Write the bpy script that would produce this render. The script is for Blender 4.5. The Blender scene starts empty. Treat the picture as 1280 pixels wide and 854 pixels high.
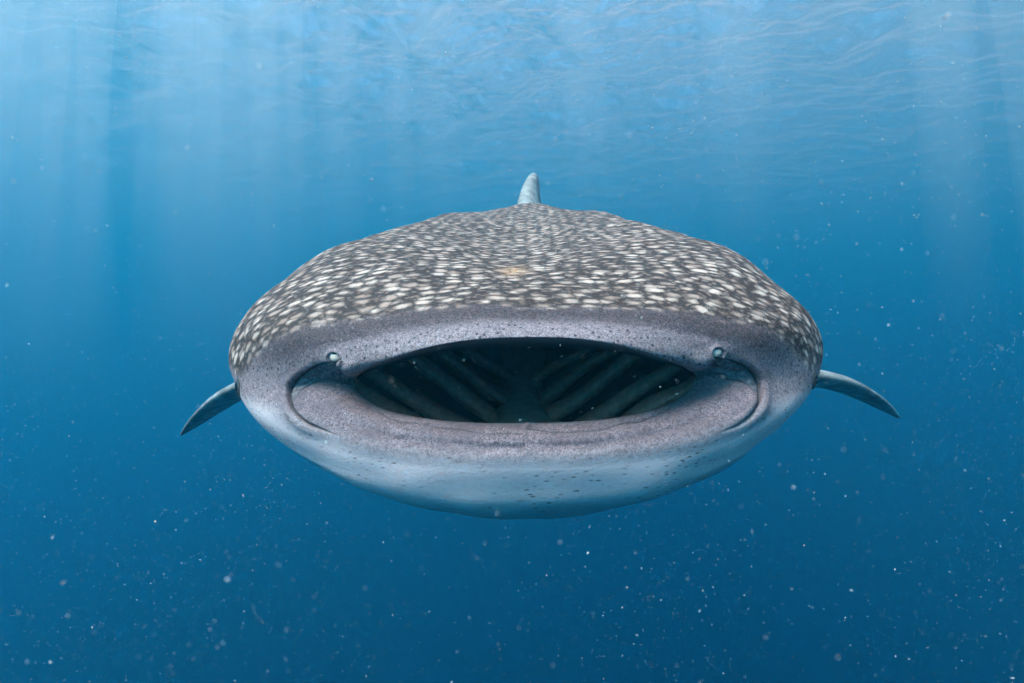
import bpy, bmesh, math, random
import numpy as np
from mathutils import Vector, Matrix

R = math.radians
rng = np.random.default_rng(7)
random.seed(7)
scene = bpy.context.scene
C = scene.collection

# ------------------------------------------------------------------ camera, sky, sun, exposure
CAM_Z = -14.0                      # metres below the sea surface (z = 0)
CX, CY = 654.0, 427.0
F = 800.0                         # focal length in pixels of the 1280 px wide photograph
cam_d = bpy.data.cameras.new('camera')
cam_d.lens = 22.5
cam_d.sensor_width = 36.0
cam_d.clip_start = 0.02
cam_d.clip_end = 2000.0
cam_d.dof.use_dof = True
cam_d.dof.focus_distance = 1.45
cam_d.dof.aperture_fstop = 8.0
cam = bpy.data.objects.new('camera', cam_d)
cam.location = (0, 0, CAM_Z)
cam.rotation_euler = (R(90), 0, 0)
C.objects.link(cam)
scene.camera = cam

SUN_ELEV, SUN_AZ = R(49), R(222)   # azimuth: clockwise from +Y (the way the camera looks)
world = bpy.data.worlds.new('World')
scene.world = world
world.use_nodes = True
wn = world.node_tree
wn.nodes.clear()
sky = wn.nodes.new('ShaderNodeTexSky')
sky.sky_type = 'NISHITA'
sky.sun_disc = False
sky.sun_elevation = SUN_ELEV
sky.sun_rotation = SUN_AZ
bg = wn.nodes.new('ShaderNodeBackground')
bg.inputs['Strength'].default_value = 0.08
wo = wn.nodes.new('ShaderNodeOutputWorld')
wn.links.new(sky.outputs[0], bg.inputs[0])
wn.links.new(bg.outputs[0], wo.inputs[0])

sun_d = bpy.data.lights.new('sun', 'SUN')
sun_d.energy = 5.0
sun_d.angle = R(28)            # the rippled surface spreads the sunlight
sun_d.color = (1.0, 0.93, 0.86)
sun = bpy.data.objects.new('sun', sun_d)
sdir = Vector((math.sin(SUN_AZ) * math.cos(SUN_ELEV), math.cos(SUN_AZ) * math.cos(SUN_ELEV), math.sin(SUN_ELEV)))
sun.rotation_euler = sdir.to_track_quat('Z', 'Y').to_euler()
sun.location = (0, 0, 30)
C.objects.link(sun)

scene.view_settings.view_transform = 'Standard'
scene.view_settings.look = 'None'
scene.view_settings.exposure = 2.5
scene.view_settings.gamma = 1.0
cy = scene.cycles
cy.use_denoising = True
cy.max_bounces = 8
cy.diffuse_bounces = 3
cy.glossy_bounces = 3
cy.volume_bounces = 4
cy.transparent_max_bounces = 12
cy.sample_clamp_indirect = 4.0
cy.caustics_reflective = False
cy.caustics_refractive = False

# ------------------------------------------------------------------ small helpers
class NT:
    """short hand for building a node tree"""
    def __init__(self, name):
        self.m = bpy.data.materials.new(name)
        self.m.use_nodes = True
        self.t = self.m.node_tree
        self.t.nodes.clear()
        self.out = self.t.nodes.new('ShaderNodeOutputMaterial')
    def n(self, kind, **kw):
        nd = self.t.nodes.new('ShaderNode' + kind)
        for k, v in kw.items():
            setattr(nd, k, v)
        return nd
    def set(self, sock, v):
        if isinstance(v, bpy.types.NodeSocket):
            self.t.links.new(v, sock)
        elif isinstance(v, tuple) and len(v) == 3 and sock.type == 'RGBA':
            sock.default_value = (*v, 1)
        else:
            sock.default_value = v
    def math(self, op, a, b=None, c=None, clamp=False):
        nd = self.n('Math', operation=op, use_clamp=clamp)
        for i, v in enumerate((a, b, c)):
            if v is not None:
                self.set(nd.inputs[i], v)
        return nd.outputs[0]
    def ramp(self, v, lo, hi, a=0.0, b=1.0):
        nd = self.n('MapRange', interpolation_type='SMOOTHSTEP')
        for i, x in enumerate((v, lo, hi, a, b)):
            self.set(nd.inputs[i], x)
        return nd.outputs[0]
    def mix(self, f, a, b):
        nd = self.n('Mix', data_type='RGBA')
        self.set(nd.inputs[0], f); self.set(nd.inputs[6], a); self.set(nd.inputs[7], b)
        return nd.outputs[2]
    def noise(self, vec, scale, detail=3.0, rough=0.55, dist=0.0):
        nd = self.n('TexNoise')
        if vec is not None:
            self.set(nd.inputs['Vector'], vec)
        nd.inputs['Scale'].default_value = scale
        nd.inputs['Detail'].default_value = detail
        nd.inputs['Roughness'].default_value = rough
        nd.inputs['Distortion'].default_value = dist
        return nd
    def attr(self, name):
        return self.n('Attribute', attribute_name=name)
    def mapping(self, vec, scale):
        nd = self.n('Mapping')
        self.set(nd.inputs[0], vec)
        nd.inputs['Scale'].default_value = scale
        return nd.outputs[0]
    def bump(self, h, strength, dist, normal=None):
        nd = self.n('Bump')
        nd.inputs['Strength'].default_value = strength
        nd.inputs['Distance'].default_value = dist
        self.set(nd.inputs['Height'], h)
        if normal is not None:
            self.set(nd.inputs['Normal'], normal)
        return nd.outputs[0]
    def bsdf(self, color, rough=0.5, normal=None, spec=0.5):
        nd = self.n('BsdfPrincipled')
        self.set(nd.inputs['Base Color'], color)
        self.set(nd.inputs['Roughness'], rough)
        nd.inputs['Specular IOR Level'].default_value = spec
        if normal is not None:
            self.set(nd.inputs['Normal'], normal)
        self.t.links.new(nd.outputs[0], self.out.inputs[0])
        return self.m

def mesh_from(name, verts, faces, mat, parent=None, smooth=True):
    me = bpy.data.meshes.new(name)
    verts = np.asarray(verts, dtype=np.float32)
    faces = np.asarray(faces, dtype=np.int32)
    k = faces.shape[1]
    me.vertices.add(len(verts))
    me.vertices.foreach_set('co', verts.ravel())
    me.loops.add(faces.size)
    me.loops.foreach_set('vertex_index', faces.ravel())
    me.polygons.add(len(faces))
    me.polygons.foreach_set('loop_start', np.arange(0, faces.size, k, dtype=np.int32))
    me.update(calc_edges=True)
    me.validate()
    if smooth:
        me.polygons.foreach_set('use_smooth', np.ones(len(me.polygons), dtype=bool))
    if mat:
        me.materials.append(mat)
    o = bpy.data.objects.new(name, me)
    C.objects.link(o)
    if parent:
        o.parent = parent
    return o

def grid_faces(nv, nu, wrap):
    i = np.arange(nv - 1)[:, None]
    j = np.arange(nu if wrap else nu - 1)[None, :]
    j2 = (j + 1) % nu
    return np.stack([i * nu + j, i * nu + j2, (i + 1) * nu + j2, (i + 1) * nu + j], -1).reshape(-1, 4)

def hermite(t, P, ts, closed=False):
    """C1 interpolation of P (n, ...) given at parameters t, evaluated at ts"""
    t = np.asarray(t, float); P = np.asarray(P, float)
    if closed:
        per = t[-1] - t[0]
        t = np.concatenate([[t[-2] - per], t, [t[1] + per]])
        P = np.concatenate([P[-2:-1], P, P[1:2]])
    d = np.diff(P, axis=0) / np.diff(t).reshape(-1, *([1] * (P.ndim - 1)))
    h = np.diff(t).reshape(-1, *([1] * (P.ndim - 1)))
    m = np.empty_like(P)
    m[1:-1] = (d[:-1] * h[1:] + d[1:] * h[:-1]) / (h[1:] + h[:-1])
    m[0] = d[0]; m[-1] = d[-1]
    k = np.clip(np.searchsorted(t, ts, side='right') - 1, 0, len(t) - 2)
    hh = (t[k + 1] - t[k])
    x = ((ts - t[k]) / hh).reshape(-1, *([1] * (P.ndim - 1)))
    hh = hh.reshape(-1, *([1] * (P.ndim - 1)))
    return ((2*x**3 - 3*x**2 + 1) * P[k] + (x**3 - 2*x**2 + x) * hh * m[k]
            + (-2*x**3 + 3*x**2) * P[k + 1] + (x**3 - x**2) * hh * m[k + 1])

def sstep(x, a, b):
    t = np.clip((x - a) / (b - a), 0, 1)
    return t * t * (3 - 2 * t)

def seg_dist(px, py, line):
    """distance to a polyline and position 0..1 along it"""
    line = np.asarray(line, float)
    best = np.full(px.shape, 1e9); pos = np.zeros(px.shape)
    L = np.concatenate([[0], np.cumsum(np.hypot(*np.diff(line, axis=0).T))])
    for k in range(len(line) - 1):
        a, b = line[k], line[k + 1]
        ab = b - a
        t = np.clip(((px - a[0]) * ab[0] + (py - a[1]) * ab[1]) / (ab @ ab), 0, 1)
        d = np.hypot(px - a[0] - t * ab[0], py - a[1] - t * ab[1])
        w = d < best
        best = np.where(w, d, best)
        pos = np.where(w, (L[k] + t * (L[k + 1] - L[k])) / L[-1], pos)
    return best, pos

def inside(px, py, poly):
    poly = np.asarray(poly, float)
    res = np.zeros(px.shape, bool)
    j = len(poly) - 1
    for i in range(len(poly)):
        xi, yi = poly[i]; xj, yj = poly[j]
        c = ((yi > py) != (yj > py)) & (px < (xj - xi) * (py - yi) / (yj - yi + 1e-12) + xi)
        res ^= c
        j = i
    return res

def smooth_line(pts, n=40):
    pts = np.asarray(pts, float)
    t = np.concatenate([[0], np.cumsum(np.hypot(*np.diff(pts, axis=0).T))])
    return hermite(t, pts, np.linspace(0, t[-1], n))

def tag(o, label=None, cat=None, group=None, kind=None):
    if label: o['label'] = label
    if cat: o['category'] = cat
    if group: o['group'] = group
    if kind: o['kind'] = kind
    return o

# ------------------------------------------------------------------ the sea: surface and water body
def build_surface():
    m = NT('water_surface')
    geo = m.n('NewGeometry')
    n1 = m.noise(m.mapping(geo.outputs['Position'], (1.0, 1.7, 1.0)), 3.5, 5.0, 0.6, 0.4)
    nb = m.bump(n1.outputs[0], 0.45, 0.12)
    fr = m.n('Fresnel'); fr.inputs['IOR'].default_value = 1.33
    m.set(fr.inputs['Normal'], nb)
    tr = m.n('BsdfTransparent')
    # light and dim patches put into the transmission colour imitate wave-focused daylight
    gn = m.noise(m.mapping(geo.outputs['Position'], (1.0, 0.7, 0.0)), 2.4, 1.0, 0.5, 0.8)
    pk = m.ramp(gn.outputs[0], .36, .60)
    m.set(tr.inputs[0], m.mix(pk, (.55, .55, .55), (1, 1, 1)))
    gl = m.n('BsdfGlossy'); gl.inputs[0].default_value = (0.70, 0.62, 0.60, 1); gl.inputs['Roughness'].default_value = 0.12
    m.set(gl.inputs['Normal'], nb)
    tl = m.n('BsdfTranslucent'); tl.inputs[0].default_value = (0.92, 0.74, 0.70, 1)
    m.set(tl.inputs['Normal'], nb)
    a = m.n('MixShader'); m.set(a.inputs[0], fr.outputs[0])
    m.t.links.new(tr.outputs[0], a.inputs[1]); m.t.links.new(gl.outputs[0], a.inputs[2])
    b = m.n('MixShader'); b.inputs[0].default_value = 0.13
    m.t.links.new(a.outputs[0], b.inputs[1]); m.t.links.new(tl.outputs[0], b.inputs[2])
    m.t.links.new(b.outputs[0], m.out.inputs[0])
    n = 800
    s = np.linspace(-1, 1, n)
    k = 3.6
    xs = 140 * np.sinh(k * s) / np.sinh(k)
    ys = 140 * np.sinh(k * s) / np.sinh(k) + 28.0
    X, Y = np.meshgrid(xs, ys)
    Z = np.zeros_like(X)
    r = np.random.default_rng(3)
    cell = np.maximum(np.gradient(xs)[None, :], np.gradient(ys)[:, None])
    for i in range(70):
        wl = 0.4 * (9.0 / 0.4) ** (i / 69)
        th = R(75) + r.normal(0, 0.8)
        kx, ky = math.cos(th) * 2 * math.pi / wl, math.sin(th) * 2 * math.pi / wl
        amp = 0.0098 * wl ** 0.9
        fade = sstep(wl / cell, 3.0, 6.0)
        ph = kx * X + ky * Y + r.uniform(0, 6.28)
        Z += fade * amp * (np.sin(ph) + 0.15 * np.sin(2 * ph + 1.1))
    o = mesh_from('water_surface', np.stack([X, Y, Z], -1).reshape(-1, 3), grid_faces(n, n, False), m.m)
    tag(o, 'rippled underside of the sea surface with grey blue wavelets', 'water', kind='structure')

def build_haze():
    m = NT('sea_water')
    v = m.n('VolumePrincipled')
    v.inputs['Color'].default_value = (0.055, 0.55, 0.745, 1)
    v.inputs['Absorption Color'].default_value = (0, 0, 0, 1)
    v.inputs['Density'].default_value = 0.053
    v.inputs['Anisotropy'].default_value = 0.78
    m.t.links.new(v.outputs[0], m.out.inputs['Volume'])
    lo, hi = np.array([-135, -125, -110]), np.array([135, 140, 0.6])
    co = [[(lo, hi)[(i >> a) & 1][a] for a in range(3)] for i in range(8)]
    fc = [(0, 2, 3, 1), (4, 5, 7, 6), (0, 1, 5, 4), (2, 6, 7, 3), (0, 4, 6, 2), (1, 3, 7, 5)]
    o = mesh_from('haze', co, fc, m.m, smooth=False)
    tag(o, 'clear blue sea water all around the shark', 'water', kind='stuff')

def build_beam_volumes():
    """sunbeams imitated by added volumes: slim closed bodies of extra pale scatter, lens shaped across"""
    m = NT('sunbeam_volume')
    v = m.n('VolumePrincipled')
    v.inputs['Color'].default_value = (1.0, 0.82, 0.74, 1)  # pale warm scatter put in to look like sunlit shafts
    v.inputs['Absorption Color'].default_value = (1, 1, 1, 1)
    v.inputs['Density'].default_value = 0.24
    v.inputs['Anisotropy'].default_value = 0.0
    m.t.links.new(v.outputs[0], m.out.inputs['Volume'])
    r = np.random.default_rng(5)
    for i, (px, Yd, wpx, py1, lean) in enumerate(BEAM_VOLUMES):
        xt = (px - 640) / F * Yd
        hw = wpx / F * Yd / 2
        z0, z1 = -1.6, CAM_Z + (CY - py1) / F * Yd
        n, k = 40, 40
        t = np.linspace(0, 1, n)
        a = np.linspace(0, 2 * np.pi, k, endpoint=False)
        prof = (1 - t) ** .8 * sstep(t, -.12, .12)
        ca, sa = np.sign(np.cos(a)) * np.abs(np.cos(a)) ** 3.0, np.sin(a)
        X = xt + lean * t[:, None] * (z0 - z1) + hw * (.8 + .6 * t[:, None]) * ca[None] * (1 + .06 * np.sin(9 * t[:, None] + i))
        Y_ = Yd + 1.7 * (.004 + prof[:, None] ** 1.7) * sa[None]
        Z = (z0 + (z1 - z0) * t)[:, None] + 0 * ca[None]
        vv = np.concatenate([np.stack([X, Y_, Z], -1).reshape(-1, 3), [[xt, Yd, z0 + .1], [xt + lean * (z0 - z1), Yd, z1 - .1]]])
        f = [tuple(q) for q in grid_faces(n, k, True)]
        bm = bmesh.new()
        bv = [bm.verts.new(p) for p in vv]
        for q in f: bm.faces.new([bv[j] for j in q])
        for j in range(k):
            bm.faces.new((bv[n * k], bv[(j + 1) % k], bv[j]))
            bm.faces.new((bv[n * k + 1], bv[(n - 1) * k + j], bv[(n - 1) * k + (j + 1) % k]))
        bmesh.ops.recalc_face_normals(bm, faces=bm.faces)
        me = bpy.data.meshes.new('sunbeam_volume'); bm.to_mesh(me); bm.free()
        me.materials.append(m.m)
        o = bpy.data.objects.new('sunbeam_volume', me); C.objects.link(o)
        tag(o, 'faint pale scatter volume added below the rippled surface as a shaft of light', 'sunbeam_volume', 'added light shaft volumes below the surface', 'stuff')
# pixel column, distance, width in pixels, row where it fades out, sideways lean
BEAM_VOLUMES = [(70,12.,150,520,-.03),(280,12.5,190,500,.01),(10,10.5,70,440,-.08),(45,9.0,40,400,-.06),(105,8.0,22,360,-.04),(140,9.2,34,420,-.03),
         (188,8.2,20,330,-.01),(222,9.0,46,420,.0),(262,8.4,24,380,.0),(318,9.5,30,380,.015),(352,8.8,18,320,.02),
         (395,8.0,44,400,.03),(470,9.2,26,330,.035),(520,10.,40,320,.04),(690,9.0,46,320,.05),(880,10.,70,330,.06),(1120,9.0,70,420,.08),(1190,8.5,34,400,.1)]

build_surface()
build_haze()
build_beam_volumes()

# ------------------------------------------------------------------ the whale shark
# Cross sections of the right half, from the top midline (j = 0) to the bottom midline (j = 10):
# (sideways, height) measured in photograph pixels at the distance given third, in metres.
def const(Y, pts): return [(a, b, Y) for a, b in pts]
RINGS = {
 'A': [(0,423,1.100),(60,425,1.100),(115,433,1.110),(165,447,1.140),(201,460,1.19),(214,473,1.275),(205,493,1.27),(172,512,1.235),(118,524,1.20),(60,529,1.185),(0,530,1.18)],
 'B': [(0,412,1.110),(62,414,1.110),(122,422,1.120),(180,437,1.15),(228,452,1.195),(252,473,1.26),(240,500,1.225),(190,526,1.18),(125,540,1.15),(62,545,1.135),(0,546,1.13)],
 'C': [(0,398,1.130),(66,400,1.130),(135,408,1.14),(200,422,1.168),(262,440,1.215),(296,478,1.265),(280,513,1.215),(215,545,1.165),(140,559,1.135),(70,565,1.12),(0,566,1.115)],
 'D': [(0,385,1.165),(72,387,1.165),(150,395,1.175),(225,409,1.20),(295,431,1.245),(335,476,1.315),(315,521,1.26),(240,562,1.19),(155,580,1.145),(76,587,1.125),(0,588,1.12)],
 'E': [(0,369,1.235),(80,370,1.235),(165,374,1.24),(252,385,1.26),(330,412,1.3),(360,468,1.37),(336,521,1.325),(258,574,1.235),(166,601,1.165),(82,612,1.145),(0,614,1.14)],
 'F': [(0,346,1.36),(85,344,1.36),(175,345,1.36),(269,358,1.38),(347,395,1.41),(370,450,1.47),(342,506,1.40),(266,576,1.27),(172,616,1.20),(85,631,1.17),(0,634,1.165)],
 'G': [(0,326,1.6),(85,318,1.6),(172,312,1.6),(257,323,1.6),(324,367,1.62),(349,428,1.66),(330,492,1.60),(260,572,1.44),(170,620,1.33),(85,641,1.295),(0,646,1.29)],
 'H': [(0,304,2.0),(80,294,2.0),(160,288,2.0),(220,306,2.0),(258,350,2.0),(272,405,2.02),(262,470,2.03),(208,545,2.0),(138,598,2.0),(70,626,2.0),(0,634,2.0)],
 'I': const(2.5, [(0,281),(60,275),(118,275),(158,295),(186,332),(200,385),(188,450),(150,520),(100,570),(50,595),(0,603)]),
 'J': const(3.0, [(0,268),(42,266),(90,267),(122,284),(142,315),(148,360),(140,420),(115,480),(80,530),(40,556),(0,564)]),
 'K': const(3.6, [(0,254),(28,259),(60,270),(87,286),(103,311),(108,348),(102,400),(85,455),(58,498),(30,520),(0,527)]),
 'L': const(4.4, [(0,262),(18,266),(38,276),(54,292),(65,315),(69,345),(65,380),(53,412),(37,435),(19,446),(0,450)]),
 'M': const(5.5, [(0,322),(8,324),(16,329),(23,337),(28,348),(31,363),(28,378),(22,390),(15,399),(8,404),(0,406)]),
 'N': const(6.5, [(0,360),(3,361),(6,364),(9,368),(11,373),(13,379),(11,385),(9,390),(6,394),(3,397),(0,398)]),
 'O': const(7.2, [(0,378),(1,378.5),(2,379.5),(3,381),(3.6,383),(4,385),(3.6,387),(3,389),(2,390.5),(1,391.5),(0,392)]),
}
def to_world(p):
    """pixels at a distance -> metres in the shark's own frame (camera height = 0)"""
    p = np.asarray(p, float)
    return np.stack([p[..., 0] / F * p[..., 2], p[..., 2], (CY - p[..., 1]) / F * p[..., 2]], -1)

def oval(Y, cz, h, w, pw=1.0):
    a = np.pi * np.arange(11) / 10
    return np.stack([w * np.sin(a) ** pw, np.full(11, Y), cz + h * np.cos(a)], -1)

inner = [oval(2.42, -.045, .004, .006), oval(2.36, -.045, .03, .06), oval(2.15, -.05, .07, .19), oval(1.9, -.055, .115, .32),
         oval(1.6, -.06, .14, .41), oval(1.42, -.066, .13, .40)]
palate = to_world([(0,433,1.30),(58,434,1.30),(112,440,1.31),(166,452,1.33),(208,466,1.35),(224,478,1.36),(214,497,1.36),(178,517,1.33),(120,531,1.29),(60,535,1.27),(0,536,1.26)])
rim = to_world([(0,425,1.16),(61,427,1.16),(117,435,1.17),(168,449,1.20),(205,462,1.25),(217,474,1.30),(207,493,1.295),(172,511.5,1.265),(118,524,1.23),(60,529,1.21),(0,530,1.205)])
half = np.array(inner + [palate, rim] + [to_world(RINGS[k]) for k in 'ABCDEFGHIJKLMNO'])
NI = len(inner) + 2                       # rings before A
full = np.concatenate([half, half[:, -2:0:-1] * np.array([-1, 1, 1])], 1)      # closed ring of 20 control points
NU = 760
ring_pts = hermite(np.arange(21), np.concatenate([full, full[:, :1]], 1).transpose(1, 0, 2), np.linspace(0, 20, NU, endpoint=False), True)  # (NU, rings, 3)
ring_pts = ring_pts.transpose(1, 0, 2)
chord = np.linalg.norm(np.diff(ring_pts, axis=0), axis=-1).mean(1)
tv = np.concatenate([[0], np.cumsum(chord)])
steps = [4, 5, 6, 8, 8, 8, 10, 10] + [34, 36, 36, 38, 40, 40, 46, 40, 36, 30, 26, 16, 12, 8]
vpar = np.concatenate([np.linspace(a, b, n, endpoint=False) for a, b, n in zip(range(len(steps)), range(1, len(steps) + 1), steps)] + [[len(steps)]])
tvs = np.interp(vpar, np.arange(len(tv)), tv)
S = hermite(tv, ring_pts, tvs)            # (NV, NU, 3)
NV = len(tvs)
V = np.repeat((vpar - NI)[:, None], NU, 1)            # ring coordinate: 0 = A, 1 = B ...
U = np.repeat((np.linspace(0, 20, NU, endpoint=False))[None, :], NV, 0)
J = np.where(U <= 10, U, 20 - U)          # 0 top .. 10 bottom
side = np.where(U <= 10, 1.0, -1.0)

def normals(S):
    du = np.roll(S, -1, 1) - np.roll(S, 1, 1)
    dv = np.gradient(S, axis=0)
    n = np.cross(du, dv)
    n /= np.linalg.norm(n, axis=-1, keepdims=True) + 1e-12
    return n
Nrm = normals(S)
if Nrm[np.argmin(abs(vpar - NI - 6)), 0, 2] < 0:
    Nrm = -Nrm
PX = S[..., 0] / S[..., 1] * F            # where the features sit on the head, mirrored left and right
PY = CY - S[..., 2] / S[..., 1] * F
AX = np.abs(PX)
front = sstep(V, -1.2, -0.6) * (1 - sstep(V, 4.6, 5.2))
D = np.zeros_like(AX)

AX = AX + 2.2 * np.sin(PY / 19 + side * 1.7) + 1.6 * np.sin(PY / 7.5 + side * 3.1) * 0.5 - 1.5 * side
FY = PY + 1.8 * np.sin(AX / 27 + side * 2.3) + 0.8 * np.sin(AX / 9.0 + side) + 1.0 * side
NOSTRIL = (239.0, 444.5)
groove = smooth_line([(240,451),(262,456),(282,469),(293,488),(293,506),(281,522),(262,534),(236,545)])
crease = smooth_line([(213,476),(236,472.5),(258,475),(276,483),(288,497)])
lobe = smooth_line([(214,467),(222,465),(232,457),(238,451)], 12)
recess_poly = np.concatenate([[(206,470)], lobe, groove[1:24], crease[::-1]])
ins = inside(AX, FY, recess_poly)
dl, _ = seg_dist(AX, FY, np.concatenate([recess_poly, recess_poly[:1]]))
sd = np.where(ins, dl, -dl)
D -= 0.009 * sstep(sd, -0.8, 4.0) * front
dg, pg = seg_dist(AX, FY, groove)
D -= 0.010 * np.exp(-(dg / 1.7) ** 2) * (1 - sstep(pg, .62, 1.0)) * front
D += 0.005 * np.exp(-((dg - 7) / 6) ** 2) * (1 - sstep(pg, .6, .95)) * sstep(pg, .06, .3) * front
dc, pc = seg_dist(AX, FY, crease)
D -= 0.006 * np.exp(-(dc / 1.5) ** 2) * front
dlo, _ = seg_dist(AX, FY, lobe)
D -= 0.006 * np.exp(-(dlo / 1.5) ** 2) * front
D += 0.011 * np.exp(-(((AX - 219) / 13) ** 2 + ((FY - 454) / 9) ** 2)) * front * (1 - sstep(sd, -3, 0))
# folds inside the soft corner of the mouth
D += 0.002 * np.sin((FY - 0.12 * AX) * 0.9) * sstep(sd, 1, 6) * front
# tooth line on the lower lip, trough and roll of the lower jaw
tooth = smooth_line([(0,537.5),(60,537),(110,533),(150,525),(178,514),(196,502)])
dt, pt = seg_dist(AX, FY, tooth)
D -= 0.0045 * np.exp(-(dt / 1.3) ** 2) * (1 - sstep(pt, .75, 1)) * front
D += 0.006 * np.exp(-((AX / 4.5) ** 2 + ((FY - 535) / 2.6) ** 2)) * front
trough = smooth_line([(0,556),(90,554),(165,543),(225,520),(262,498)])
dtr, ptr = seg_dist(AX, FY, trough)
D -= 0.007 * np.exp(-(dtr / 7.0) ** 2) * (1 - sstep(ptr, .8, 1)) * front
# fine wrinkles along the lower lip and out into the corner of the mouth
for off, dep in ((4.5, .0016), (-3.5, .0014), (9.0, .0013)):
    ln = tooth + np.array([0, off]) * (1 - .5 * np.linspace(0, 1, len(tooth)))[:, None]
    dw, pw_ = seg_dist(AX + 2 * np.sin(FY), FY + 1.1 * np.sin(AX / 6.5 + off + side), ln)
    D -= dep * np.exp(-(dw / 1.1) ** 2) * (.4 + .6 * np.sin(AX / 13 + off * 2 + side) ** 2) * front
for q in range(5):
    ln = smooth_line([(206 + 2 * q, 480 + 3.6 * q), (228 + 3 * q, 478 + 4.2 * q), (252 + 3 * q, 481 + 5 * q)], 14)
    dw, pw_ = seg_dist(AX, FY + .8 * np.sin(AX / 5 + q + side), ln)
    D -= .0016 * np.exp(-(dw / 1.2) ** 2) * np.sin(np.pi * np.clip(pw_, 0, 1)) * front
# nostril socket
dn = np.hypot((AX - NOSTRIL[0]) / 1.15, FY - NOSTRIL[1])
D += 0.004 * np.exp(-((dn - 8) / 3) ** 2) * front
D -= 0.007 * (1 - sstep(dn, 4.0, 8.0)) * front
# soft rolls along the upper lip and a shallow furrow above it
D += 0.003 * np.exp(-((V - 0.9) / 0.5) ** 2) * (1 - sstep(J, 3.6, 4.8))
D -= 0.004 * np.exp(-((V - 2.2) / 0.35) ** 2) * (1 - sstep(J, 3.0, 4.4))
# low waviness so that nothing is perfectly smooth
for i in range(26):
    wv = rng.normal(0, 1, 3); wv /= np.linalg.norm(wv)
    wl = rng.uniform(.08, .4)
    D += 0.0005 * (wl / .2) * np.sin((S @ wv) * 2 * math.pi / wl + rng.uniform(0, 6.28)) * sstep(V, -.5, .6)
# lateral ridges along the back of the trunk
for jr in (2.05, 3.5):
    D += 0.008 * np.exp(-((J - jr) / .16) ** 2) * sstep(V, 6.6, 8.5) * (1 - sstep(V, 12, 14))
S2 = S + Nrm * D[..., None]
N2 = normals(S2)
if N2[np.argmin(abs(vpar - NI - 6)), 0, 2] < 0:
    N2 = -N2

def surf(px, py, vmin=-0.5, vmax=7):
    """point and outward normal of the skin that shows at (px, py)"""
    d = (PX - px) ** 2 + (PY - py) ** 2 + np.where((V > vmin) & (V < vmax) & (N2[..., 1] < 0.25), 0, 1e6)
    i = np.unravel_index(np.argmin(d), d.shape)
    return S2[i], N2[i]

# colour masks of the skin
arc_u = np.cumsum(np.linalg.norm(np.roll(S, -1, 1) - S, axis=-1), 1)
arc_u = np.concatenate([np.zeros((NV, 1)), arc_u[:, :-1]], 1)
tot = arc_u[:, -1:] + 1e-6
arc_u = np.where(U <= 10, arc_u, arc_u - tot)
arc_v = np.concatenate([np.zeros((1, NU)), np.cumsum(np.linalg.norm(np.diff(S, axis=0), axis=-1), 0)])
arc_v = arc_v - arc_v[np.argmin(abs(vpar - NI - 3))][None, :]
spot = sstep(V, 2.55 + 0.12 * J, 3.55 + 0.12 * J) * (1 - sstep(J + 0.0 * V, 4.6 + 0.16 * np.clip(V - 5, 0, 8), 5.35 + 0.16 * np.clip(V - 5, 0, 8)))
belly = sstep(V + 0.35 * sstep(J, 5, 7), 1.5, 4.1) * sstep(J, 5.05 + .2 * np.clip(V - 5, 0, 5), 5.9 + .2 * np.clip(V - 5, 0, 5))
lip = (1 - sstep(V, 1.2, 2.5)) * sstep(V, -.4, .4) * (1 - sstep(J, 4.3, 5.2)) 
cheek = sstep(J, 3.7, 4.6) * (1 - sstep(J, 5.6, 6.4)) * sstep(V, 1.9, 2.6) * (1 - sstep(V, 4.5, 5.5))
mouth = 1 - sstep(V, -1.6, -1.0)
palate_m = np.where(J < 4.6, 1 - sstep(V, -0.5, -0.1), 1 - sstep(V, -0.25, 0.15))
brow = np.exp(-((V - 2.65 - .1 * J) / 0.75) ** 2) * (1 - sstep(J, 3.9, 4.9))
recess = sstep(sd, -0.5, 2.5) * front  # greyer tone inside the mouth corner recess
dark = np.clip(np.exp(-(dg / 1.6) ** 2) * (1 - sstep(pg, .65, 1)) + 0.6 * np.exp(-(dc / 1.4) ** 2) + 0.8 * np.exp(-(dt / 1.2) ** 2) * (1 - sstep(pt, .8, 1)), 0, 1) * front  # darker along the groove, crease and tooth line
orange_patch = np.exp(-(((PX + 11) / 15) ** 2 + ((PY - 338) / 4.5) ** 2)) * (V > 3) * (V < 7)  # small orange patch put into the forehead colour

# a slight bend of the body to the right so that the fin stands off the head's midline
def bend(P):
    P = P.copy()
    P[..., 0] += 0.022 * np.clip(P[..., 1] - 2.2, 0, None) ** 2 * np.where(P[..., 1] > 4.5, 1, 1)
    return P
S3 = bend(S2)

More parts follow.
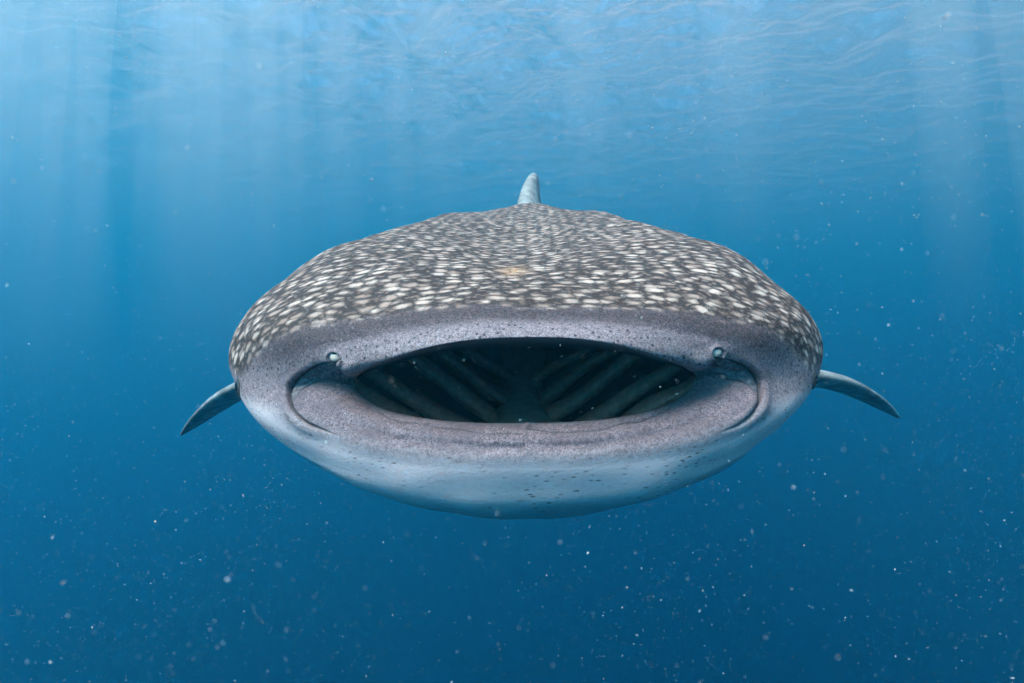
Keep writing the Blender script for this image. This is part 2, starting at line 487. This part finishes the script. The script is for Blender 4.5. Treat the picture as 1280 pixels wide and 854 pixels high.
def skin_material():
    m = NT('shark_skin')
    uv = m.attr('skin_uv').outputs['Vector']
    pos = m.n('TexCoord').outputs['Object']
    a = {k: m.attr(k).outputs['Fac'] for k in ('spot', 'belly', 'lip', 'cheek', 'mouth', 'recess', 'dark', 'orange_patch', 'palate', 'brow')}
    # rows of pale spots
    wn1 = m.noise(uv, 9.0, 2.0)
    wn2 = m.noise(uv, 55.0, 2.0)
    add = m.n('VectorMath', operation='MULTIPLY_ADD')
    m.set(add.inputs[0], wn1.outputs['Color']); add.inputs[1].default_value = (.035, .025, 0); m.set(add.inputs[2], uv)
    add2 = m.n('VectorMath', operation='MULTIPLY_ADD')
    m.set(add2.inputs[0], wn2.outputs['Color']); add2.inputs[1].default_value = (.025, .015, 0); m.set(add2.inputs[2], add.outputs[0])
    vo = m.n('TexVoronoi', voronoi_dimensions='2D', feature='F1')
    m.set(vo.inputs['Vector'], m.mapping(add2.outputs[0], (23, 34, 1)))
    vo.inputs['Scale'].default_value = 1.0
    vo.inputs['Randomness'].default_value = 0.74
    sep = m.n('SeparateColor'); m.set(sep.inputs[0], vo.outputs['Color'])
    rad = m.math('MULTIPLY_ADD', sep.outputs[0], 0.20, 0.185)
    big = m.noise(uv, 5.0, 2.0)
    rad = m.math('MULTIPLY_ADD', m.math('SUBTRACT', big.outputs[0], 0.5), 0.2, rad)
    sp = m.ramp(m.math('SUBTRACT', rad, vo.outputs['Distance']), -0.16, 0.22)
    # fainter second set of small marks between them
    vo2 = m.n('TexVoronoi', voronoi_dimensions='2D', feature='F1')
    m.set(vo2.inputs['Vector'], m.mapping(add2.outputs[0], (52, 60, 1)))
    vo2.inputs['Scale'].default_value = 1.0
    sp2 = m.math('MULTIPLY', m.ramp(vo2.outputs['Distance'], 0.42, 0.15), 0.28)
    grain = m.noise(pos, 210.0, 3.0, 0.7, 1.6)
    grain2 = m.noise(pos, 120.0, 3.0, 0.6, 1.0)
    blot = m.noise(pos, 14.0, 4.0, 0.6)
    g1 = m.ramp(grain.outputs[0], 0.40, 0.62)
    g2 = m.ramp(grain2.outputs[0], 0.35, 0.65)
    back = m.mix(m.math('MULTIPLY', g1, 0.55), (.022, .014, .012), (.105, .070, .058))
    spotc = m.mix(sep.outputs[1], (.26, .18, .14), (.60, .46, .37))
    spotc = m.mix(m.math('MULTIPLY', g1, 0.5), spotc, (.17, .115, .09))
    s_all = m.math('MAXIMUM', sp, sp2)
    back = m.mix(s_all, back, spotc)
    grey = m.mix(g1, (.062, .047, .051), (.235, .18, .19))
    grey = m.mix(m.math('MULTIPLY', m.ramp(blot.outputs[0], .40, .62), 0.55), grey, (.095, .072, .078))
    lipc = m.mix(m.math('MULTIPLY', g1, 0.7), (.10, .078, .082), (.38, .30, .305))
    cheekc = m.mix(m.math('MULTIPLY', g1, 0.8), (.095, .072, .077), (.34, .265, .27))
    vb = m.n('TexVoronoi', feature='F1'); m.set(vb.inputs['Vector'], m.mapping(pos, (40, 60, 125))); vb.inputs['Scale'].default_value = 1.0
    fleck = m.math('MULTIPLY', m.ramp(vb.outputs['Distance'], 0.27, 0.14), m.ramp(blot.outputs[0], .42, .6))
    bel = m.mix(m.math('MULTIPLY', g2, 0.4), (.54, .45, .44), (.42, .355, .35))
    bel = m.mix(m.math('MULTIPLY', fleck, 0.85), bel, (.10, .095, .08))
    col = m.mix(a['cheek'], grey, cheekc)
    col = m.mix(a['lip'], col, lipc)
    browc = m.mix(m.math('MULTIPLY', g1, 0.8), (.024, .0165, .017), (.11, .078, .080))
    col = m.mix(m.math('MULTIPLY', a['brow'], .97), col, browc)
    # dark pores over lips and cheeks
    vp = m.n('TexVoronoi', feature='F1'); m.set(vp.inputs['Vector'], pos); vp.inputs['Scale'].default_value = 95.0
    sepp = m.n('SeparateColor'); m.set(sepp.inputs[0], vp.outputs['Color'])
    pore = m.math('MULTIPLY', m.ramp(vp.outputs['Distance'], 0.36, 0.16), m.math('GREATER_THAN', sepp.outputs[0], 0.45))
    pore = m.math('MULTIPLY', pore, m.math('MAXIMUM', a['lip'], a['cheek']))
    col = m.mix(m.math('MULTIPLY', pore, 0.9), col, (.018, .014, .015))
    # ragged edges between the zones
    def rag(v, n, amt):
        return m.ramp(m.math('ADD', v, m.math('MULTIPLY', m.math('SUBTRACT', n, 0.5), amt)), 0.2, 0.8)
    col = m.mix(m.ramp(m.math('ADD', a['belly'], m.math('MULTIPLY', m.math('SUBTRACT', grain2.outputs[0], 0.5), 0.8)), 0.05, 0.95), col, bel)
    col = m.mix(rag(a['spot'], grain2.outputs[0], 1.0), col, back)
    col = m.mix(m.math('MULTIPLY', a['orange_patch'], m.ramp(grain2.outputs[0], .35, .7)), col, (.60, .33, .17))
    tint = m.n('VectorMath', operation='MULTIPLY'); m.set(tint.inputs[0], col); tint.inputs[1].default_value = (1.34, 1.20, 1.20)
    col = tint.outputs[0]
    col = m.mix(a['recess'], col, m.mix(g2, (.085, .072, .076), (.22, .185, .19)))
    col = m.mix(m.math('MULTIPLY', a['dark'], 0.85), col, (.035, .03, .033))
    col = m.mix(a['palate'], col, (.13, .115, .12))
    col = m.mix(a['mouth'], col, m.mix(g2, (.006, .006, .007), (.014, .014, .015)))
    b = m.bump(grain.outputs[0], 0.25, 0.002)
    b = m.bump(grain2.outputs[0], 0.3, 0.004, b)
    return m.bsdf(col, 0.7, b, 0.2)

MAT_SKIN = skin_material()

shark = bpy.data.objects.new('whale_shark', None)
shark.empty_display_size = 0.3
C.objects.link(shark)
tag(shark, 'spotted grey whale shark swimming head on with its wide mouth open', 'shark')
# the shark's own frame has its origin at the camera height; turn it so that its axis points at the photographer
shark.location = (0, 0, CAM_Z)
roll = R(0.75)
pivot = Vector((0, 1.3, (CY - 445) / F * 1.3))
M = Matrix.Rotation(-math.atan(14 / F), 4, 'Z') @ Matrix.Translation(pivot) @ Matrix.Rotation(-roll, 4, 'Y') @ Matrix.Translation(-pivot)
shark.matrix_world = Matrix.Translation((0, 0, CAM_Z)) @ M

faces = grid_faces(NV, NU, True)
verts = S3.reshape(-1, 3)
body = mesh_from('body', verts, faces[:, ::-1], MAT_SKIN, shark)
def add_attr(o, name, arr, kind='FLOAT'):
    at = o.data.attributes.new(name, kind, 'POINT')
    at.data.foreach_set('value' if kind == 'FLOAT' else 'vector', np.ascontiguousarray(arr, dtype=np.float32).ravel())
for k, v in dict(spot=spot, belly=belly, lip=lip, cheek=cheek, mouth=mouth, recess=recess, dark=dark, orange_patch=orange_patch, palate=palate_m, brow=brow).items():
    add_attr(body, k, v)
add_attr(body, 'skin_uv', np.stack([arc_u, arc_v, np.zeros_like(arc_u)], -1), 'FLOAT_VECTOR')

def fin_material():
    m = NT('fin_skin')
    pos = m.n('TexCoord').outputs['Object']
    w = m.noise(pos, 6.0, 3.0, 0.55, 1.5)
    g = m.noise(pos, 160.0, 3.0)
    vo = m.n('TexVoronoi', feature='SMOOTH_F1'); m.set(vo.inputs['Vector'], m.mapping(pos, (14, 14, 14))); vo.inputs['Scale'].default_value = 1.0
    base = m.mix(m.ramp(w.outputs[0], .35, .65), (.19, .18, .17), (.40, .375, .35))
    base = m.mix(m.math('MULTIPLY', m.ramp(vo.outputs['Distance'], .30, .12), .7), base, (.62, .59, .55))
    base = m.mix(m.math('MULTIPLY', g.outputs[0], .35), base, (.08, .08, .08))
    return m.bsdf(base, 0.6, m.bump(g.outputs[0], .25, .003), 0.3)
MAT_FIN = fin_material()

def blade(name, spine, chords, thick, normal_hint, sweep_dir, parent=shark, n=60, k=40, mat=None):
    """fin: spine of leading-edge points, chord lengths and thickness along it"""
    spine = np.asarray(spine, float)
    t = np.concatenate([[0], np.cumsum(np.linalg.norm(np.diff(spine, axis=0), axis=1))])
    ts = np.linspace(0, t[-1], n)
    P = hermite(t, spine, ts)
    ch = hermite(t, np.asarray(chords, float), ts)
    th = hermite(t, np.asarray(thick, float), ts)
    sw = hermite(t, np.asarray(sweep_dir, float), ts)
    sw /= np.linalg.norm(sw, axis=1, keepdims=True)
    T = np.gradient(P, axis=0); T /= np.linalg.norm(T, axis=1, keepdims=True)
    up = np.cross(T, sw); up /= np.linalg.norm(up, axis=1, keepdims=True)
    if (up @ np.asarray(normal_hint, float)).mean() < 0:
        up = -up
    a = np.linspace(0, 2 * np.pi, k, endpoint=False)
    c = (1 - np.cos(a)) / 2                         # 0 leading edge .. 1 trailing edge
    prof = np.sin(a) * (1 - c) ** 0.35 * 1.25
    prof *= 0.5
    V_ = P[:, None, :] + sw[:, None, :] * (ch[:, None] * c[None, :])[..., None] + up[:, None, :] * (th[:, None] * prof[None, :])[..., None]
    tipc = V_[-1].mean(0)
    verts = np.concatenate([V_.reshape(-1, 3), [tipc]])
    f = grid_faces(n, k, True)
    o = mesh_from(name, verts, f, mat or MAT_FIN, parent)
    bm = bmesh.new(); bm.from_mesh(o.data)
    bm.verts.ensure_lookup_table()
    last = [(n - 1) * k + i for i in range(k)]
    for i in range(k):
        try: bm.faces.new((bm.verts[last[i]], bm.verts[last[(i + 1) % k]], bm.verts[n * k]))
        except ValueError: pass
    bmesh.ops.recalc_face_normals(bm, faces=bm.faces)
    for fc in bm.faces: fc.smooth = True
    bm.to_mesh(o.data); bm.free()
    return o

def W(dx, py, Y): return to_world((dx, py, Y))
# pectoral fins: lead edge points given where they show beside the head
pr = blade('pectoral_fin', [W(150,478,2.25), W(260,470,2.3), W(350,473,2.38), W(400,481,2.5), W(440,501,2.68), W(458,517,2.82), W(465,527,2.92)],
           [.50,.46,.42,.36,.24,.13,.03], [.09,.085,.075,.062,.042,.026,.008], (0,0,1), [(0,.97,-.07)] * 4 + [(-.05,.97,-.05)] * 3)
pl = blade('pectoral_fin', [W(-150,474,2.25), W(-260,468,2.3), W(-345,474,2.38), W(-385,489,2.5), W(-415,513,2.66), W(-429,530,2.8), W(-434,539,2.9)],
           [.50,.46,.42,.36,.24,.13,.03], [.085,.08,.07,.055,.038,.022,.008], (0,0,1), [(0,.97,-.05)] * 4 + [(.05,.97,-.03)] * 3)
pr['label'] = 'pectoral fin with pale scratches on its upper face'
pl['label'] = 'slender drooping pectoral fin tapering to a dark tip'
def bshift(p): return bend(np.asarray(p, float))
dz = lambda py, Y: (CY - py) / F * Y
dorsal = blade('dorsal_fin', [(.0,3.60,dz(262,3.6)), (.01,3.75,dz(248,3.75)), (.03,3.93,dz(233,3.93)), (.055,4.10,dz(222,4.1)), (.07,4.22,dz(217.5,4.22)), (.08,4.29,dz(216.5,4.29))],
               [.62,.50,.36,.24,.14,.04], [.14,.125,.10,.075,.05,.02], (1,0,0), [(.22,.96,-.03)] * 6)
dorsal['label'] = 'pale grey dorsal fin with swirling white marks'
tb = bshift([[0, 7.0, dz(384, 7.0)]])[0]
blade('caudal_fin', [tb + (0,-.15,0), tb + (0,.15,.25), tb + (0,.45,.5), tb + (0,.7,.8), tb + (0,.82,.92)], [.35,.34,.27,.15,.03], [.07,.06,.045,.03,.01], (1,0,0), [(0,1,-.1)] * 5)
blade('caudal_fin', [tb + (0,-.12,0), tb + (0,.05,-.2), tb + (0,.2,-.4), tb + (0,.28,-.5)], [.33,.26,.13,.03], [.06,.05,.03,.01], (1,0,0), [(0,1,.1)] * 4)

# ---- eyes, nostrils
def simple_mat(name, c1, c2, scale, rough, spec=0.5, bump=0.2):
    m = NT(name)
    n = m.noise(m.n('TexCoord').outputs['Object'], scale, 3.0)
    return m.bsdf(m.mix(m.ramp(n.outputs[0], .35, .65), c1, c2), rough, m.bump(n.outputs[0], bump, .002), spec)
MAT_EYE = simple_mat('eye_black', (.006, .006, .008), (.015, .013, .014), 60, .12)
MAT_SOCKET = simple_mat('eye_socket', (.03, .026, .028), (.07, .06, .06), 200, .6)
MAT_VALVE = simple_mat('nostril_valve', (.42, .33, .27), (.60, .49, .41), 120, .7, .2)
MAT_HOLE = simple_mat('nostril_hole', (.004, .004, .004), (.01, .01, .01), 60, .9)
MAT_ARCH = simple_mat('gill_arch', (.50, .14, .095), (.75, .21, .14), 70, .55)
MAT_FLOOR = simple_mat('mouth_floor', (.85, .36, .27), (.95, .50, .38), 45, .55)

def ellipsoid(name, radii, mat, parent, loc, axis_z, n=24):
    th = np.linspace(0, np.pi, n); ph = np.linspace(0, 2 * np.pi, 2 * n, endpoint=False)
    T, P_ = np.meshgrid(th, ph, indexing='ij')
    v = np.stack([np.sin(T) * np.cos(P_), np.sin(T) * np.sin(P_), np.cos(T)], -1) * np.asarray(radii)
    z = np.asarray(axis_z, float); z /= np.linalg.norm(z)
    y = np.array([0, 0, 1.0]) - z * z[2]; y /= np.linalg.norm(y)
    x = np.cross(y, z)
    v = v @ np.stack([x, y, z]) + np.asarray(loc)
    return mesh_from(name, v.reshape(-1, 3), grid_faces(n, 2 * n, True), mat, parent)

for sgn in (1, -1):
    d = (PX - sgn * 361) ** 2 + (PY - 479) ** 2 + np.where((V > 3) & (V < 6), 0, 1e6)
    i = np.unravel_index(np.argmin(d), d.shape)
    p, nn = S2[i], N2[i]
    s_ = ellipsoid('eye', (.015, .022, .008), MAT_SOCKET, shark, p - nn * .003, nn)
    ellipsoid('pupil', (.010, .014, .008), MAT_EYE, s_, p - nn * .001, nn)
    d = (AX - NOSTRIL[0]) ** 2 + (FY - NOSTRIL[1]) ** 2 + np.where((V > -.5) & (V < 5) & (side == sgn), 0, 1e6)
    i = np.unravel_index(np.argmin(d), d.shape)
    p2, n2 = surf(PX[i], PY[i] - 13)
    n2 = n2 + np.array([0, -.5, -.1]); n2 /= np.linalg.norm(n2)
    ctr = S2[i] + n2 * .0030
    v_ = ellipsoid('nostril', (.0122, .0096, .0062), MAT_VALVE, shark, ctr, n2)
    ellipsoid('nostril_opening', (.0050, .0026, .0030), MAT_HOLE, v_, ctr + n2 * .0042 + np.array([0, 0, .0056]), n2)

# ---- inside of the mouth: floor and gill arches
def tube(name, pts, rad, mat, parent, flat=0.6, k=14, n=40):
    pts = np.asarray(pts, float)
    t = np.concatenate([[0], np.cumsum(np.linalg.norm(np.diff(pts, axis=0), axis=1))])
    ts = np.linspace(0, t[-1], n)
    P = hermite(t, pts, ts); r = hermite(t, np.asarray(rad, float), ts)
    T = np.gradient(P, axis=0); T /= np.linalg.norm(T, axis=1, keepdims=True)
    A = np.cross(T, [0, 1, 0]); A /= np.linalg.norm(A, axis=1, keepdims=True)
    B = np.cross(T, A)
    a = np.linspace(0, 2 * np.pi, k, endpoint=False)
    v = P[:, None] + (A[:, None] * np.cos(a)[None, :, None] * flat + B[:, None] * np.sin(a)[None, :, None]) * r[:, None, None]
    return mesh_from(name, v.reshape(-1, 3), grid_faces(n, k, True), mat, parent)

ARCHES = [
    ([(118,541,1.38),(160,512,1.37),(205,484,1.36),(232,468,1.355)], .030),
    ([(66,538,1.45),(100,518,1.445),(145,489,1.43),(190,459,1.42),(216,442,1.41)], .030),
    ([(34,520,1.55),(62,505,1.545),(105,474,1.53),(148,443,1.515),(172,427,1.50)], .030),
    ([(22,499,1.66),(48,485,1.655),(80,461,1.64),(112,436,1.625),(132,422,1.61)], .027),
    ([(14,476,1.78),(34,465,1.775),(58,449,1.76),(82,432,1.745),(98,422,1.735)], .023)]
for sgn in (1, -1):
    for pts, r0 in ARCHES:
        jit = rng.normal(0, 2.2, (len(pts), 2)); tilt = rng.normal(0, 3)
        P_ = [W(sgn * (a + e[0]), b + e[1] + tilt * q / len(pts), y) for q, ((a, b, y), e) in enumerate(zip(pts, jit))]
        tube('gill_arch', P_, np.linspace(r0 * 1.25, r0 * .8, len(P_)), MAT_ARCH, shark)
# floor (tongue plate) running back to the throat
fl_y = np.linspace(1.27, 2.0, 44); fl_x = np.linspace(-1, 1, 24)
fv = []
for y in fl_y:
    hw = np.interp(y, [1.27, 1.45, 1.55, 1.66, 1.78, 2.0], [.20, .13, .085, .06, .05, .07])
    zc_ = np.interp(y, [1.27, 1.45, 1.55, 1.66, 1.78, 2.0], [dz(545,1.27), dz(534,1.45), dz(514,1.55), dz(494,1.66), dz(470,1.78), dz(430,2.0)])
    for x in fl_x:
        fv.append((x * hw, y, zc_ - .022 * x * x + .002 * math.sin(y * 60 + 5 * x)))
fl = mesh_from('mouth_floor', fv, grid_faces(44, 24, False), MAT_FLOOR, shark)

# ------------------------------------------------------------------ plankton drifting in the water
def build_snow(n=120000):
    m = NT('plankton')
    m.bsdf((.66, .63, .60), 0.6)
    r = np.random.default_rng(11)
    base = np.array([(1,1,1),(1,-1,-1),(-1,1,-1),(-1,-1,1)], float) * .7
    bf = np.array([(0,1,2),(0,3,1),(0,2,3),(1,3,2)])
    Y = 0.22 + 5.8 * r.uniform(0, 1, n) ** 1.25
    X = r.uniform(-1.25, 1.25, n) * Y
    Z = r.uniform(-.85, .8, n) * Y
    Z = np.minimum(Z, 2.2)
    # part of it drifts in loose clouds
    nc = 90; c = r.integers(0, nc, n); ci = r.integers(0, n, nc); cl = r.uniform(0, 1, n) < .4
    cs = (r.uniform(.05, .16, nc) * Y[ci])[c]
    X = np.where(cl, X[ci][c] + r.normal(0, 1, n) * cs, X); Z = np.where(cl, Z[ci][c] + r.normal(0, 1, n) * cs, Z)
    Y = np.where(cl, np.maximum(Y[ci][c] + r.normal(0, 1, n) * cs, .22), Y)
    size = np.clip(r.lognormal(-.75, .65, n), .2, 3.4) * .00041 * (0.35 + 0.65 * Y)
    P = np.stack([X, Y, Z], -1)
    # keep clear of the shark's body
    w = np.interp(Y, [1.05, 1.2, 1.45, 2.0, 3.0, 4.4], [0, .4, .70, .72, .60, .4])
    zc = np.interp(Y, [1.0, 2.0, 4.4], [-.06, -.08, .35]); hh = np.interp(Y, [1.05, 1.2, 1.6, 3.0, 4.4], [.0, .22, .44, .6, .55])
    keep = ~((Y > 1.08) & (np.abs(X - 14 / F * Y) < w + .02) & (np.abs(Z - zc) < hh + .02))
    P, size = P[keep], size[keep]; k = len(P)
    rad = r.normal(0, 1, (k, 3, 3)); rad = np.linalg.qr(rad)[0]
    st = r.uniform(.5, 1.0, (k, 1, 3)); st[:, :, 0] *= r.uniform(1, 3.2, (k, 1))
    v = (base[None] * st) @ rad * size[:, None, None] + P[:, None, :] + np.array([0, 0, CAM_Z])
    f = (bf[None] + (np.arange(k) * 4)[:, None, None]).reshape(-1, 3)
    o = mesh_from('plankton', v.reshape(-1, 3), f, m.m)
    tag(o, 'countless pale plankton specks drifting in the blue water', 'plankton', kind='stuff')
build_snow()
